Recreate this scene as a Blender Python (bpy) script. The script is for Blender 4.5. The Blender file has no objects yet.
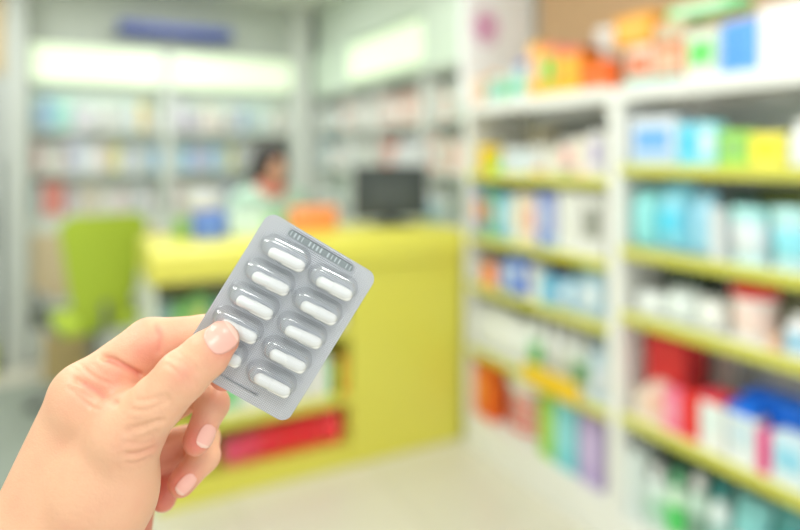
import bpy, bmesh, math, random
import numpy as np
from mathutils import Vector, Matrix

C = bpy.context.scene.collection
random.seed(7)
F = 620.0; CX = 400.0; HZ = 155.0; H = 1.42; YAW = math.radians(28)
SN, CS = math.sin(YAW), math.cos(YAW)

# ------------------------------------------------------------------ placing
def cam2w(x, y, z):            # right, up, depth -> world
    return (z*SN + x*CS, z*CS - x*SN, H + y)
def ray(u):
    r = (u-CX)/F
    return SN + CS*r, CS - SN*r
def on_x(u, x):                # y where the sight line of column u meets plane x
    a, b = ray(u); return x/a*b
def on_y(u, y):                # x where it meets plane y
    a, b = ray(u); return y/b*a
def zc_of(x, y): return x*SN + y*CS
def hgt(v, zc): return H + (HZ-v)/F*zc

# ------------------------------------------------------------------ materials
def lin(c):
    return tuple((x/255/12.92) if x/255 <= 0.04045 else ((x/255+0.055)/1.055)**2.4 for x in c)
_m = {}
def mat(name, rgb, rough=0.5, metal=0.0, var=0.04, scale=30.0, emit=0.0, spec=0.5, coat=0.0, sss=0.0, trans=0.0):
    key = (name, rgb, rough, metal, emit)
    if key in _m: return _m[key]
    m = bpy.data.materials.new(name); m.use_nodes = True
    nt = m.node_tree; b = nt.nodes['Principled BSDF']
    c = lin(rgb)
    b.inputs['Roughness'].default_value = rough
    b.inputs['Metallic'].default_value = metal
    b.inputs['Specular IOR Level'].default_value = spec
    b.inputs['Coat Weight'].default_value = coat
    b.inputs['Transmission Weight'].default_value = trans
    if sss:
        b.inputs['Subsurface Weight'].default_value = sss
    tc = nt.nodes.new('ShaderNodeTexCoord'); n = nt.nodes.new('ShaderNodeTexNoise')
    n.inputs['Scale'].default_value = scale; n.inputs['Detail'].default_value = 3
    r = nt.nodes.new('ShaderNodeMix'); r.data_type = 'RGBA'
    r.inputs[6].default_value = tuple(x*(1-var) for x in c)+(1,)
    r.inputs[7].default_value = tuple(min(1, x*(1+var)) for x in c)+(1,)
    nt.links.new(tc.outputs['Object'], n.inputs['Vector'])
    nt.links.new(n.outputs['Fac'], r.inputs[0])
    nt.links.new(r.outputs[2], b.inputs['Base Color'])
    if emit:
        b.inputs['Emission Color'].default_value = c+(1,)
        b.inputs['Emission Strength'].default_value = emit
    _m[key] = m
    return m
def paint(rgb, rough=0.45): return mat('printed_card', tuple(rgb), rough)
def plastic(rgb, rough=0.3): return mat('plastic', tuple(rgb), rough, coat=0.2)

# ------------------------------------------------------------------ mesh building
class MB:
    def __init__(self): self.v = []; self.f = []
    def add(self, vs, fs):
        k = len(self.v); self.v += [tuple(p) for p in vs]; self.f += [tuple(i+k for i in f) for f in fs]
        return self
    def box(self, x0, x1, y0, y1, z0, z1, bev=0.0):
        if bev <= 0:
            return self.add([(x0,y0,z0),(x1,y0,z0),(x1,y1,z0),(x0,y1,z0),(x0,y0,z1),(x1,y0,z1),(x1,y1,z1),(x0,y1,z1)],
                            [(0,3,2,1),(4,5,6,7),(0,1,5,4),(1,2,6,5),(2,3,7,6),(3,0,4,7)])
        bm = bmesh.new()
        bmesh.ops.create_cube(bm, size=1)
        for v in bm.verts:
            v.co = ((x0+x1)/2+v.co.x*(x1-x0), (y0+y1)/2+v.co.y*(y1-y0), (z0+z1)/2+v.co.z*(z1-z0))
        bev = min(bev, .45*min(x1-x0, y1-y0, z1-z0))
        bmesh.ops.bevel(bm, geom=list(bm.edges), offset=bev, segments=2, affect='EDGES', profile=0.5)
        bm.verts.index_update()
        self.add([v.co[:] for v in bm.verts], [[v.index for v in f.verts] for f in bm.faces]); bm.free()
        return self
    def lathe(self, prof, cx=0, cy=0, n=24, sx=1, sy=1):      # prof: (r, z) upwards
        vs = []; fs = []
        for r, z in prof:
            for i in range(n):
                a = 2*math.pi*i/n; vs.append((cx+r*sx*math.cos(a), cy+r*sy*math.sin(a), z))
        for j in range(len(prof)-1):
            for i in range(n):
                k = (i+1) % n
                fs.append((j*n+i, j*n+k, (j+1)*n+k, (j+1)*n+i))
        fs.append(tuple(reversed(range(n)))); fs.append(tuple(range((len(prof)-1)*n, len(prof)*n)))
        return self.add(vs, fs)
    def tube(self, pts, r, n=12):
        pts = [Vector(p) for p in pts]; vs = []; fs = []
        up = Vector((0,0,1))
        for i, p in enumerate(pts):
            d = (pts[min(i+1,len(pts)-1)]-pts[max(i-1,0)]).normalized()
            a = d.cross(up if abs(d.z) < .95 else Vector((1,0,0))).normalized(); b = d.cross(a)
            rr = r[i] if isinstance(r, (list,tuple)) else r
            for k in range(n):
                t = 2*math.pi*k/n; vs.append(p + a*rr*math.cos(t) + b*rr*math.sin(t))
        for i in range(len(pts)-1):
            for k in range(n):
                q = (k+1) % n; fs.append((i*n+k, (i+1)*n+k, (i+1)*n+q, i*n+q))
        fs.append(tuple(range(n))); fs.append(tuple(reversed(range((len(pts)-1)*n, len(pts)*n))))
        return self.add(vs, fs)
    def prism(self, outline, y0, y1, axis='y'):      # outline in the other two axes
        n = len(outline)
        def P(a, b, c):
            return (a, c, b) if axis == 'y' else ((c, a, b) if axis == 'x' else (a, b, c))
        vs = [P(a, b, y0) for a, b in outline]+[P(a, b, y1) for a, b in outline]
        fs = [tuple(range(n)), tuple(reversed(range(n, 2*n)))]
        for i in range(n):
            k = (i+1) % n; fs.append((i, i+n, k+n, k))
        return self.add(vs, fs)
    def build(self, name, m, parent=None, smooth=False, loc=(0,0,0), rz=0):
        me = bpy.data.meshes.new(name); me.from_pydata([tuple(p) for p in self.v], [], self.f)
        bm = bmesh.new(); bm.from_mesh(me); bmesh.ops.recalc_face_normals(bm, faces=bm.faces); bm.to_mesh(me); bm.free()
        me.materials.append(m)
        if smooth:
            me.polygons.foreach_set('use_smooth', [True]*len(me.polygons))
            try: me.set_sharp_from_angle(angle=math.radians(40))
            except Exception: pass
        o = bpy.data.objects.new(name, me); C.objects.link(o); o.location = loc; o.rotation_euler = (0,0,rz)
        if parent: o.parent = parent
        return o
def tag(o, label, cat, group=None):
    o['label'] = label; o['category'] = cat
    if group: o['group'] = group
    return o
def thing(name, label, cat, loc=(0,0,0), rz=0, group=None):
    o = bpy.data.objects.new(name, None); C.objects.link(o); o.empty_display_size = .05
    o.location = loc; o.rotation_euler = (0,0,rz)
    return tag(o, label, cat, group)
def struct(o): o['kind'] = 'structure'; return o

# ------------------------------------------------------------------ signed distance shapes -> one continuous mesh
def seg_dist(P, a, b, ra, rb, sz=1.0, ax=2):
    a = np.array(a, np.float32); b = np.array(b, np.float32); s = np.ones(3, np.float32); s[ax] = 1/sz
    d = (b-a)*s; L = max(float(d@d), 1e-12)
    q = [(P[i]-a[i])*s[i] for i in range(3)]
    t = np.clip((q[0]*d[0]+q[1]*d[1]+q[2]*d[2])/L, 0, 1)
    dist = np.sqrt((q[0]-t*d[0])**2+(q[1]-t*d[1])**2+(q[2]-t*d[2])**2)
    return dist-(ra+(rb-ra)*t)
def ell_dist(P, c, r):
    k = np.sqrt(((P[0]-c[0])/r[0])**2+((P[1]-c[1])/r[1])**2+((P[2]-c[2])/r[2])**2)
    return (k-1)*min(r)
def smin(a, b, k):
    h = np.clip(0.5+0.5*(b-a)/k, 0, 1)
    return b+(a-b)*h-k*h*(1-h)
def surface_nets(fn, lo, hi, h):
    ax = [np.arange(lo[i], hi[i]+h, h, dtype=np.float32) for i in range(3)]
    X, Y, Z = ax[0][:,None,None], ax[1][None,:,None], ax[2][None,None,:]
    D = fn((X, Y, Z)).astype(np.float32)
    D = np.broadcast_to(D, (len(ax[0]), len(ax[1]), len(ax[2])))
    S = D < 0
    n = np.array(D.shape)-1
    cnt = np.zeros(tuple(n), np.int8)
    for i in (0,1):
        for j in (0,1):
            for k in (0,1): cnt += S[i:n[0]+i, j:n[1]+j, k:n[2]+k]
    act = (cnt > 0) & (cnt < 8)
    idx = -np.ones(tuple(n), np.int64); cells = np.argwhere(act); idx[act] = np.arange(len(cells))
    acc = np.zeros((len(cells),3)); w = np.zeros(len(cells))
    cor = [(i,j,k) for i in (0,1) for j in (0,1) for k in (0,1)]
    for a in cor:
        for b in cor:
            if sum(abs(a[q]-b[q]) for q in range(3)) == 1 and a < b:
                va = D[cells[:,0]+a[0], cells[:,1]+a[1], cells[:,2]+a[2]]; vb = D[cells[:,0]+b[0], cells[:,1]+b[1], cells[:,2]+b[2]]
                m = (va < 0) != (vb < 0); t = np.where(m, va/np.where(m, va-vb, 1), 0)
                p = np.array(a)[None,:]+t[:,None]*(np.array(b)-np.array(a))[None,:]
                acc[m] += p[m]; w[m] += 1
    V = (cells+acc/w[:,None])*h+np.array(lo)
    faces = []
    for axn in range(3):
        o1, o2 = [(1,2),(2,0),(0,1)][axn]
        sl0 = [slice(1,-1)]*3; sl1 = [slice(1,-1)]*3
        sl0[axn] = slice(0,-1); sl1[axn] = slice(1,None)
        A = S[tuple(sl0)]; B = S[tuple(sl1)]
        e = np.argwhere(A != B); fl = A[tuple(e.T)]
        base = e.copy()
        for q in range(3):
            if q != axn: base[:,q] += 1
        def cell(d1, d2):
            c = base.copy(); c[:,o1] -= d1; c[:,o2] -= d2
            return idx[c[:,0], c[:,1], c[:,2]]
        q = np.stack([cell(1,1), cell(0,1), cell(0,0), cell(1,0)], 1)
        q[~fl] = q[~fl][:, ::-1]
        faces.append(q)
    return V, np.concatenate(faces)
def mesh_obj(name, V, Fc, m, parent=None):
    me = bpy.data.meshes.new(name); me.from_pydata(V.tolist(), [], Fc.tolist()); me.materials.append(m)
    me.polygons.foreach_set('use_smooth', [True]*len(me.polygons)); me.update()
    o = bpy.data.objects.new(name, me); C.objects.link(o)
    if parent: o.parent = parent
    return o

# ================================================================== camera and render look
cam = bpy.data.cameras.new('camera'); co = bpy.data.objects.new('camera', cam); C.objects.link(co)
bpy.context.scene.camera = co
co.location = (0, 0, H); co.rotation_euler = (math.radians(90), 0, -YAW)
cam.sensor_width = 36; cam.lens = 36*F/800
cam.shift_y = -(265-HZ)/800
cam.clip_start = .01
cam.dof.use_dof = True; cam.dof.focus_distance = .297; cam.dof.aperture_fstop = 2.3
sc = bpy.context.scene
sc.view_settings.view_transform = 'Standard'; sc.view_settings.look = 'None'; sc.view_settings.gamma = 1
sc.view_settings.use_curve_mapping = False
sc.view_settings.exposure = -0.27
sc.cycles.use_denoising = True
sc.cycles.max_bounces = 8; sc.cycles.diffuse_bounces = 4; sc.cycles.transparent_max_bounces = 16
sc.cycles.sample_clamp_indirect = 6

w = bpy.data.worlds.new('world'); sc.world = w; w.use_nodes = True
nt = w.node_tree; bg = nt.nodes['Background']
bg.inputs['Color'].default_value = (.93, .975, 1, 1); bg.inputs['Strength'].default_value = 1.5

# ================================================================== room
XL, XR, YF, YB, ZC = -2.4, 2.16, -1.8, 5.32, 2.62
def floor_finish():
    m = bpy.data.materials.new('floor_tiles'); m.use_nodes = True; nt = m.node_tree; b = nt.nodes['Principled BSDF']
    b.inputs['Roughness'].default_value = .28
    tc = nt.nodes.new('ShaderNodeTexCoord'); br = nt.nodes.new('ShaderNodeTexBrick')
    br.offset = 0; br.inputs['Scale'].default_value = 1; br.inputs['Mortar Size'].default_value = .003
    br.inputs['Brick Width'].default_value = .6; br.inputs['Row Height'].default_value = .6
    br.inputs['Color1'].default_value = lin((216,211,196))+(1,); br.inputs['Color2'].default_value = lin((211,207,190))+(1,)
    br.inputs['Mortar'].default_value = lin((185,180,165))+(1,)
    nt.links.new(tc.outputs['Object'], br.inputs['Vector']); nt.links.new(br.outputs['Color'], b.inputs['Base Color'])
    return m
WHITE = mat('white_wall_paint', (222,226,218), .6)
TAN = mat('tan_wood_panel', (205,168,126), .5, var=.06, scale=8)
struct(MB().box(XL, XR, YF, YB, -.1, 0).build('floor', floor_finish()))
struct(MB().box(XL, XR, YF, YB, ZC, ZC+.1).build('ceiling', mat('ceiling_paint', (232,234,226), .7)))
struct(MB().box(XL, XR+.1, YB, YB+.1, -.1, ZC+.1).build('wall_back', WHITE))
struct(MB().box(XR, XR+.1, YF, YB, -.1, ZC+.1).build('wall_right', WHITE))
struct(MB().box(XL-.1, XL, YF, YB+.1, -.1, ZC+.1).build('wall_left', WHITE))
# tan wood boarding on the right wall above the shelving
struct(MB().box(XR-.02, XR, YF, 2.50, 1.66, ZC).build('trim_1', TAN))
# column between the back cabinet and the side cabinet
struct(MB().box(1.62, 1.74, 4.86, YB, 0, ZC).build('trim_2', mat('column_paint', (236,239,232), .6)))
# column at the left of the back cabinet
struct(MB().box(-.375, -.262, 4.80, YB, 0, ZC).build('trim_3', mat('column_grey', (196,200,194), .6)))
# soffits over the cabinets
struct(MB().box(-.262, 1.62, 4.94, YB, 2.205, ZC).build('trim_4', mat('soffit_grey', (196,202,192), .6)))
struct(MB().box(1.80, XR, 2.52, 4.86, 2.25, ZC).build('trim_5', mat('soffit_mint', (214,226,212), .6)))

LIT = mat('light_box_acrylic', (232,245,216), .3, emit=.52)
# ceiling lamps
k = 0
for cx, cy in ((-.9,.6),(.9,.6),(-.9,2.4),(.8,2.1),(.7,3.9),(-.9,4.2),(0,-.8)):
    t = thing('ceiling_light', ['square ceiling lamp panel above the left of the aisle','square ceiling lamp panel above the right shelving front','square ceiling lamp panel by the left wall halfway back','square ceiling lamp panel in front of the yellow counter','square ceiling lamp panel behind the yellow counter','square ceiling lamp panel near the grey fridge','square ceiling lamp panel nearest the shop front'][k], 'ceiling light', (cx,cy,ZC-.03), 0, 'ceiling lamp panels'); k += 1
    f = MB()
    for a in ((-.31,.31,-.31,-.29),(-.31,.31,.29,.31),(-.31,-.29,-.29,.29),(.29,.31,-.29,.29)): f.box(*a, 0, .029)
    f.build('lamp_frame', mat('lamp_frame_white', (235,235,230), .4), t)
    MB().box(-.29, .29, -.29, .29, .01, .028).build('diffuser', mat('lamp_diffuser', (255,252,244), .4, emit=3.0), t)
    l = bpy.data.lights.new('panel_lamp', 'AREA'); l.shape = 'SQUARE'; l.size = .56; l.energy = 17; l.color = (.96,1,.99)
    lo = bpy.data.objects.new('panel_lamp', l); C.objects.link(lo); lo.location = (0,0,-.005); lo.parent = t

# ================================================================== products
def carton(label, x, y, z, w, d, h, body, lab=None, rz=0, group='goods', stripe=None, cat='box', top=None, name='carton'):
    t = thing(name, label, cat, (x,y,z), rz, group)
    MB().box(-w/2, w/2, 0, d, 0, h, .0025).build('carton_body', paint(body), t)
    if lab:
        MB().box(-w*.38, w*.38, -.0012, .001, h*.28, h*.78, 0).build('front_label', paint(lab), t)
    if stripe:
        MB().box(-w*.49, w*.49, -.0012, .001, h*.06, h*.2, 0).build('printed_band', paint(stripe), t)
    if top:
        MB().box(-w*.5, w*.5, -.0008, d+.0008, h*.86, h+.001, .002).build('carton_lid', paint(top), t)
    return t
def bottle(label, x, y, z, w, d, h, body, cap=(240,240,238), lab=None, rz=0, group='goods', cat='bottle', **kw):
    t = thing('bottle', label, cat, (x,y,z), rz, group); r = w/2; sy = min(1, d/w); cy = r*sy
    nr = r*.45
    MB().lathe([(r*.9,0),(r,h*.03),(r,h*.62),(r*.93,h*.7),(nr*1.1,h*.78),(nr,h*.8),(nr,h*.84)], 0, cy, 24, 1, sy).build('bottle_body', plastic(body), t, True)
    MB().lathe([(nr*1.25,h*.83),(nr*1.3,h*.84),(nr*1.3,h*.985),(nr*1.15,h)], 0, cy, 20, 1, sy).build('bottle_cap', plastic(cap), t, True)
    if lab: MB().lathe([(r*1.012,h*.15),(r*1.015,h*.16),(r*1.015,h*.54),(r*1.012,h*.55)], 0, cy, 24, 1, sy).build('bottle_label', paint(lab), t, True)
    return t
def tub(label, x, y, z, w, d, h, body, lid=(240,240,238), lab=None, rz=0, group='goods', cat='tub', stripes=0, **kw):
    t = thing('tub', label, cat, (x,y,z), rz, group); r = w/2*.97; cy = r
    MB().lathe([(r*.86,0),(r*.88,h*.02),(r*.97,h*.8),(r*.97,h*.82)], 0, cy, 28).build('tub_body', plastic(body), t, True)
    MB().lathe([(r,h*.8),(r*1.02,h*.81),(r*1.02,h*.97),(r*.95,h)], 0, cy, 28).build('tub_lid', plastic(lid), t, True)
    if stripes:
        for i in range(stripes):
            z0 = h*(.1+.66*i/stripes)
            MB().lathe([(r*(.888+.09*(z0/h)),z0),(r*(.9+.1*z0/h),z0+.001),(r*(.905+.1*z0/h),z0+h*.085),(r*(.89+.1*z0/h),z0+h*.09)], 0, cy, 28).build('tub_stripe', paint(lab), t, True)
    elif lab: MB().lathe([(r*.90,h*.2),(r*.925,h*.21),(r*.975,h*.66),(r*.96,h*.67)], 0, cy, 28).build('tub_label', paint(lab), t, True)
    return t
def pouch(label, x, y, z, w, d, h, body, lab=None, rz=0, group='goods', cat='pouch', **kw):
    t = thing('pouch', label, cat, (x,y,z), rz, group)
    n = 12; vs = []; fs = []
    for side in (-1, 1):
        for j in range(n+1):
            for i in range(n+1):
                a, b = i/n*2-1, j/n*2-1
                b2 = b*.93
                th = (1-abs(a)**3)**.5*(1-max(0, b)**2.2)**.7*(1-max(0,-b)**6)**.5
                zz = h*(.5+.5*b2)
                wob = .02*w*math.sin(5*b+3*a)
                vs.append((a*w/2*(1-.06*(1-abs(b)))+wob*0, d/2+side*(d/2*th+.0006)+.0, max(0, h*(j/n))))
    m_ = (n+1)**2
    for s in range(2):
        for j in range(n):
            for i in range(n):
                q = [s*m_+j*(n+1)+i, s*m_+j*(n+1)+i+1, s*m_+(j+1)*(n+1)+i+1, s*m_+(j+1)*(n+1)+i]
                fs.append(tuple(q if s == 0 else q[::-1]))
    rim = [j for j in range(n+1)]+[i*(n+1)+n for i in range(1,n+1)]+[n*(n+1)+i for i in range(n-1,-1,-1)]+[i*(n+1) for i in range(n-1,0,-1)]
    for a, b in zip(rim, rim[1:]+rim[:1]): fs.append((a, a+m_, b+m_, b))
    MB().add(vs, fs).build('pouch_body', plastic(body, .35), t, True)
    if lab:
        MB().box(-w*.3, w*.3, -.002, .004, h*.3, h*.6, .001).build('front_label', paint(lab), t)
    MB().box(-w*.5, w*.5, d/2-.0015, d/2+.0015, h*.95, h*1.03).build('sealed_edge', plastic(tuple(min(255,int(c*.95)) for c in body), .35), t)
    return t
KIND = dict(c=carton, b=bottle, t=tub, p=pouch)

LIME = mat('lime_shelf_edge', (208,206,86), .4)
SHW = mat('shelf_white_steel', (238,238,232), .4)
BACKG = mat('shelf_back_grey', (226,229,227), .5)

# ---- right-hand shelving: two bays
SX0, SX1 = 1.72, 2.10
bays = {'right': (.42, 1.572), 'left': (1.632, 2.52)}
shelvesR = [1.66, 1.385, 1.096, .867, .508, .14]
shelvesL = [1.664, 1.335, 1.035, .80, .488, .16]
for nm, (y0, y1), zs in (('right', bays['right'], shelvesR), ('left', bays['left'], shelvesL)):
    t = thing('shelving_unit', 'tall white shelving bay with lime shelf edges, '+('nearest the camera at the photo\'s right' if nm == 'right' else 'beside the yellow counter\'s right end'), 'shelves', (SX0, (y0+y1)/2, 0), 0, 'shelving bays')
    def L(x0,x1,a,b,z0,z1,name,m,bev=.002):
        cy = (y0+y1)/2
        return MB().box(x0-SX0, x1-SX0, a-cy, b-cy, z0, z1, bev).build(name, m, t)
    for s, yy in ((0, y0-.03), (1, y1)):
        L(SX0, SX0+.04, yy, yy+.029, 0, 1.66, 'upright', SHW)
        L(SX1-.04, SX1, yy, yy+.029, 0, 1.66, 'upright', SHW)
        L(SX0+.04, SX1-.04, yy+.012, yy+.018, .1, 1.62, 'side_panel', SHW, 0)
    L(SX1-.012, SX1, y0, y1, .1, 1.6, 'back_panel', BACKG, 0)
    for i, z in enumerate(zs):
        L(SX0+.012, SX1-.014, y0, y1, z-.022, z, 'shelf', SHW)
        hh = .05 if i == 0 else .036
        if i < len(zs)-1: L(SX0-.004, SX0+.011, y0, y1, z-hh, z+.004, 'price_rail', SHW if i == 0 else LIME)
    L(SX0+.0, SX0+.02, y0, y1, 0, zs[-1], 'plinth', SHW)

SHNAME = {'right': ['right bay top','right bay second shelf','right bay third shelf','right bay fourth shelf','right bay fifth shelf','right bay bottom shelf'],
          'left': ['left bay top','left bay second shelf','left bay third shelf','left bay fourth shelf','left bay fifth shelf','left bay bottom shelf']}
def row(bay, si, items, xf=SX0+.03):
    zs = shelvesR if bay == 'right' else shelvesL; z = zs[si]
    y0, y1 = bays[bay]
    prev = None
    for it in items:
        kind, u0, u1, v, look, body = it[:6]; kw = dict(it[6]) if len(it) > 6 else {}
        dx = kw.pop('dx', 0); x = xf+dx; zb = kw.pop('z', z)
        ya, yb = on_x(u0, x), on_x(u1, x)          # ya > yb
        if kw.pop('free', 0) == 0:
            if prev is not None: ya = min(ya, prev-.002)
        ya = min(ya, y1-.003); yb = max(yb, y0+.003)
        wd = ya-yb-.002
        if wd < .01: continue
        yc = (ya+yb)/2
        h = hgt(v, zc_of(x, yc))-zb
        d = kw.pop('d', min(.16, max(wd, .06)))
        if kind in 'bt': d = min(wd, .26)
        prev = yb
        KIND[kind](look+', '+SHNAME[bay][si] if kw.pop('raw', 0) == 0 else look, x, yc, zb+.0005, wd, d, h, body, rz=-math.pi/2,
                   group='goods on the '+SHNAME[bay][si], **kw)
W_ = (240,240,236)
# right bay
row('right', 0, [
 ('c',616,652,46,'teal and white carton under an orange carton',(235,225,205),dict(lab=(244,120,80),stripe=(70,200,190))),
 ('c',653,683,42,'salmon orange carton with a teal base band',(246,140,96),dict(lab=(235,190,160),stripe=(60,195,185))),
 ('c',685,717,30,'white carton with a bright green front label',(236,245,228),dict(lab=(110,215,110))),
 ('c',758,812,3,'tall plain white carton beside the blue bottle pack',(246,246,246),dict(d=.25)),
])
def stack_on(bay, si, u0, u1, v0, v1, look, body, dx=0, **kw):
    x = SX0+.03+dx; ya, yb = on_x(u0,x), on_x(u1,x); yc = (ya+yb)/2; zc = zc_of(x,yc)
    z0 = kw.pop('zb', None)
    if z0 is None: z0 = hgt(v1, zc)
    carton(look, x, yc, z0, ya-yb, kw.pop('d', .12), hgt(v0, zc)-z0, body, rz=-math.pi/2, group='goods on the '+SHNAME[bay][si], **kw)
def top_of(bay, si, u0, u1, v):  # height of an item's top
    x = SX0+.03; ya, yb = on_x(u0,x), on_x(u1,x); return hgt(v, zc_of(x,(ya+yb)/2))
stack_on('right',0,614,651,15,46,'orange carton standing on the teal and white carton, right bay top',(250,168,50),lab=(252,190,90),d=.1,zb=top_of('right',0,616,652,46)+.003)
stack_on('right',0,655,684,22,42,'teal and peach carton stacked on the salmon carton, right bay top',(222,190,160),stripe=(80,205,180),d=.1,zb=top_of('right',0,653,683,42)+.003)
stack_on('right',0,667,733,2,28,'wide mint green carton lying topmost in the right bay',(150,232,160),lab=(225,250,225),d=.1,zb=max(top_of('right',0,685,717,30), top_of('right',0,655,684,22))+.004)
# blue pack of bottles
xb = SX0+.03; ya, yb = on_x(718,xb), on_x(756,xb); yc=(ya+yb)/2; zc=zc_of(xb,yc); hh=hgt(20,zc)-1.66
t = thing('bottle_pack', 'bright blue shrink-wrapped pack of small bottles beside the tall white carton', 'bottle pack', (xb,yc,1.66), -math.pi/2, 'goods on the top of the right bay')
w0 = ya-yb-.004
MB().box(-w0/2,w0/2,.012,.09,0,hh,.004).build('pack_body', plastic((40,120,240)), t)
for i in range(2):
    for j in range(3):
        MB().lathe([(w0*.2,0.0+j*hh/3+.004),(w0*.205,j*hh/3+.008),(w0*.205,(j+1)*hh/3-.012),(w0*.14,(j+1)*hh/3-.004)],(-.25+.5*i)*w0,.016,16,1,.8).build('bottle', plastic((110,185,252)), t, True)
row('right', 1, [
 ('c',630,675,117,'white carton with a blue and green logo band',(226,232,240),dict(lab=(120,180,240),stripe=(170,205,240))),
 ('c',677,697,124,'cyan carton with a pale front',(130,222,246),dict(lab=(90,205,240))),
 ('c',698,715,122,'slim pale cyan carton next to the lime green carton',(165,232,246),dict(lab=(225,245,250))),
 ('c',718,747,131,'lime green carton with a grey green label',(165,226,100),dict(lab=(150,200,120))),
 ('c',749,782,133,'bright yellow carton with an amber label',(248,240,100),dict(lab=(250,225,60))),
 ('b',784,808,120,'round white bottle at the right edge',(246,246,246),dict(lab=(235,240,240))),
])
row('right', 2, [
 ('p',626,652,190,'turquoise pouch nearest the upright',(150,226,226),dict(d=.1)),
 ('p',653,684,184,'large cyan pouch with a bright cyan label',(140,216,236),dict(lab=(90,212,242),d=.12)),
 ('p',686,708,194,'pale blue pouch leaning between the cyan pouch and white carton',(160,216,238),dict(d=.1)),
 ('c',709,720,208,'slim white carton',(226,230,232)),
 ('t',722,760,207,'pale aqua tub with a white base',(212,240,242),dict(lid=(180,236,236),lab=(230,236,240))),
 ('t',763,804,208,'pale aqua tub with a bright cyan label',(205,238,242),dict(lid=(190,240,240),lab=(150,230,246))),
])
row('right', 2, [('c',728,757,197,'dark green carton standing behind the aqua tubs',(66,128,104),dict(dx=.2,d=.1)),
                 ('c',760,802,190,'olive and orange carton standing behind the aqua tubs',(120,130,50),dict(dx=.2,d=.1,lab=(190,120,40)))])
row('right', 3, [
 ('p',630,659,292,'white pouch nearest the upright',(234,238,234),dict(d=.12)),
 ('p',660,690,291,'white pouch in the middle of three',(228,236,232),dict(d=.12)),
 ('p',691,719,300,'white pouch beside the red-lidded tub',(236,238,232),dict(d=.1)),
 ('t',721,765,287,'cream tub with a bright red lid',(240,234,230),dict(lid=(236,30,28),lab=(240,214,204))),
 ('c',768,777,336,'small peach carton between the tub and white bottle',(246,200,170)),
 ('b',779,806,315,'small white bottle with a pale blue label',(240,240,244),dict(lab=(150,205,235))),
])
row('right', 3, [('c',650,700,268,'dark grey green carton standing behind the white pouches',(100,118,98),dict(dx=.2,d=.1)),
                 ('c',768,815,275,'olive grey carton standing behind the white bottle',(150,152,118),dict(dx=.2,d=.1))])
row('right', 4, [
 ('c',634,647,390,'cream carton nearest the upright',(240,222,205),dict(d=.05)),
 ('c',648,662,384,'cream carton with a peach label',(240,214,200),dict(lab=(246,190,170),d=.05)),
 ('c',663,680,392,'rose pink carton',(246,130,160),dict(lab=(250,160,185),d=.05)),
 ('c',682,697,394,'bright red carton',(238,48,40)),
 ('c',699,724,396,'white carton with a red lid',(240,240,238),dict(top=(232,60,80),lab=(225,238,235))),
 ('c',727,756,408,'white carton with a bright blue lid',(236,240,242),dict(top=(24,124,245),lab=(205,225,235),d=.06)),
 ('c',757,769,432,'small magenta carton',(238,60,140),dict(d=.05)),
 ('c',771,806,438,'light blue and white carton at the right edge',(214,234,244),dict(lab=(150,214,240),stripe=(240,244,246),d=.06)),
])
row('right', 4, [('c',646,684,338,'tall red carton standing behind the pink carton',(222,52,52),dict(dx=.06,d=.12)),
                 ('c',690,731,352,'grey brown carton standing at the back',(206,196,186),dict(dx=.21,d=.1)),
                 ('c',741,800,400,'long blue carton behind the blue-lidded carton',(24,122,245),dict(dx=.08,d=.1))])
row('right', 5, [
 ('c',626,640,452,'white carton nearest the upright',(226,236,232)),
 ('b',642,660,468,'white bottle with a mint label',(226,238,232),dict(lab=(190,225,205))),
 ('b',662,680,474,'pale bottle with a bright green label',(210,236,210),dict(lab=(90,215,110),cap=(120,200,150))),
 ('b',682,702,478,'pale green bottle with a grey green label',(196,222,206),dict(lab=(130,165,145))),
 ('b',704,724,486,'white bottle with a teal cap',(226,238,236),dict(lab=(160,205,200),cap=(50,150,150))),
 ('p',726,764,506,'teal and white pouch',(130,200,200),dict(lab=(230,240,238),d=.1)),
 ('p',766,812,515,'dark teal pouch at the right edge',(70,150,150),dict(lab=(220,235,235),d=.1)),
])
row('right', 5, [('c',660,715,452,'tall dark green carton standing behind the bottles',(96,132,112),dict(dx=.2,d=.1)),
                 ('c',722,800,470,'wide grey green carton standing at the back',(120,150,135),dict(dx=.2,d=.1))])
# left bay
row('left', 0, [
 ('c',474,482,78,'small peach carton at the far end',(240,205,170),dict(stripe=(230,150,100))),
 ('b',484,494,72,'pale teal bottle with an orange cap',(190,220,215),dict(cap=(245,190,140),lab=(150,205,200))),
 ('b',495,505,70,'pale green bottle beside the blue-capped bottle',(200,222,205),dict(lab=(130,205,150))),
 ('b',506,524,60,'light blue bottle with a royal blue cap',(190,220,226),dict(cap=(60,110,215),lab=(150,215,190))),
 ('c',528,540,44,'tall amber yellow carton with a pale label',(250,180,50),dict(lab=(240,205,170))),
 ('c',541,558,46,'orange and green carton with a pink lid',(248,160,60),dict(top=(250,140,120),lab=(120,205,90),stripe=(214,205,40))),
 ('c',559,580,48,'orange carton with a pink lid and a yellow base band',(250,150,50),dict(top=(250,135,120),stripe=(220,205,30),lab=(252,185,60))),
 ('c',582,597,66,'deep orange carton',(245,118,50)),
 ('c',598,610,60,'deep orange carton touching the central upright',(246,110,40),dict(stripe=(250,150,80))),
])
row('left', 0, [('t',588,612,28,'large grey white tub behind the orange cartons',(216,218,212),dict(dx=.12,lid=(226,226,222)))])
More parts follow.
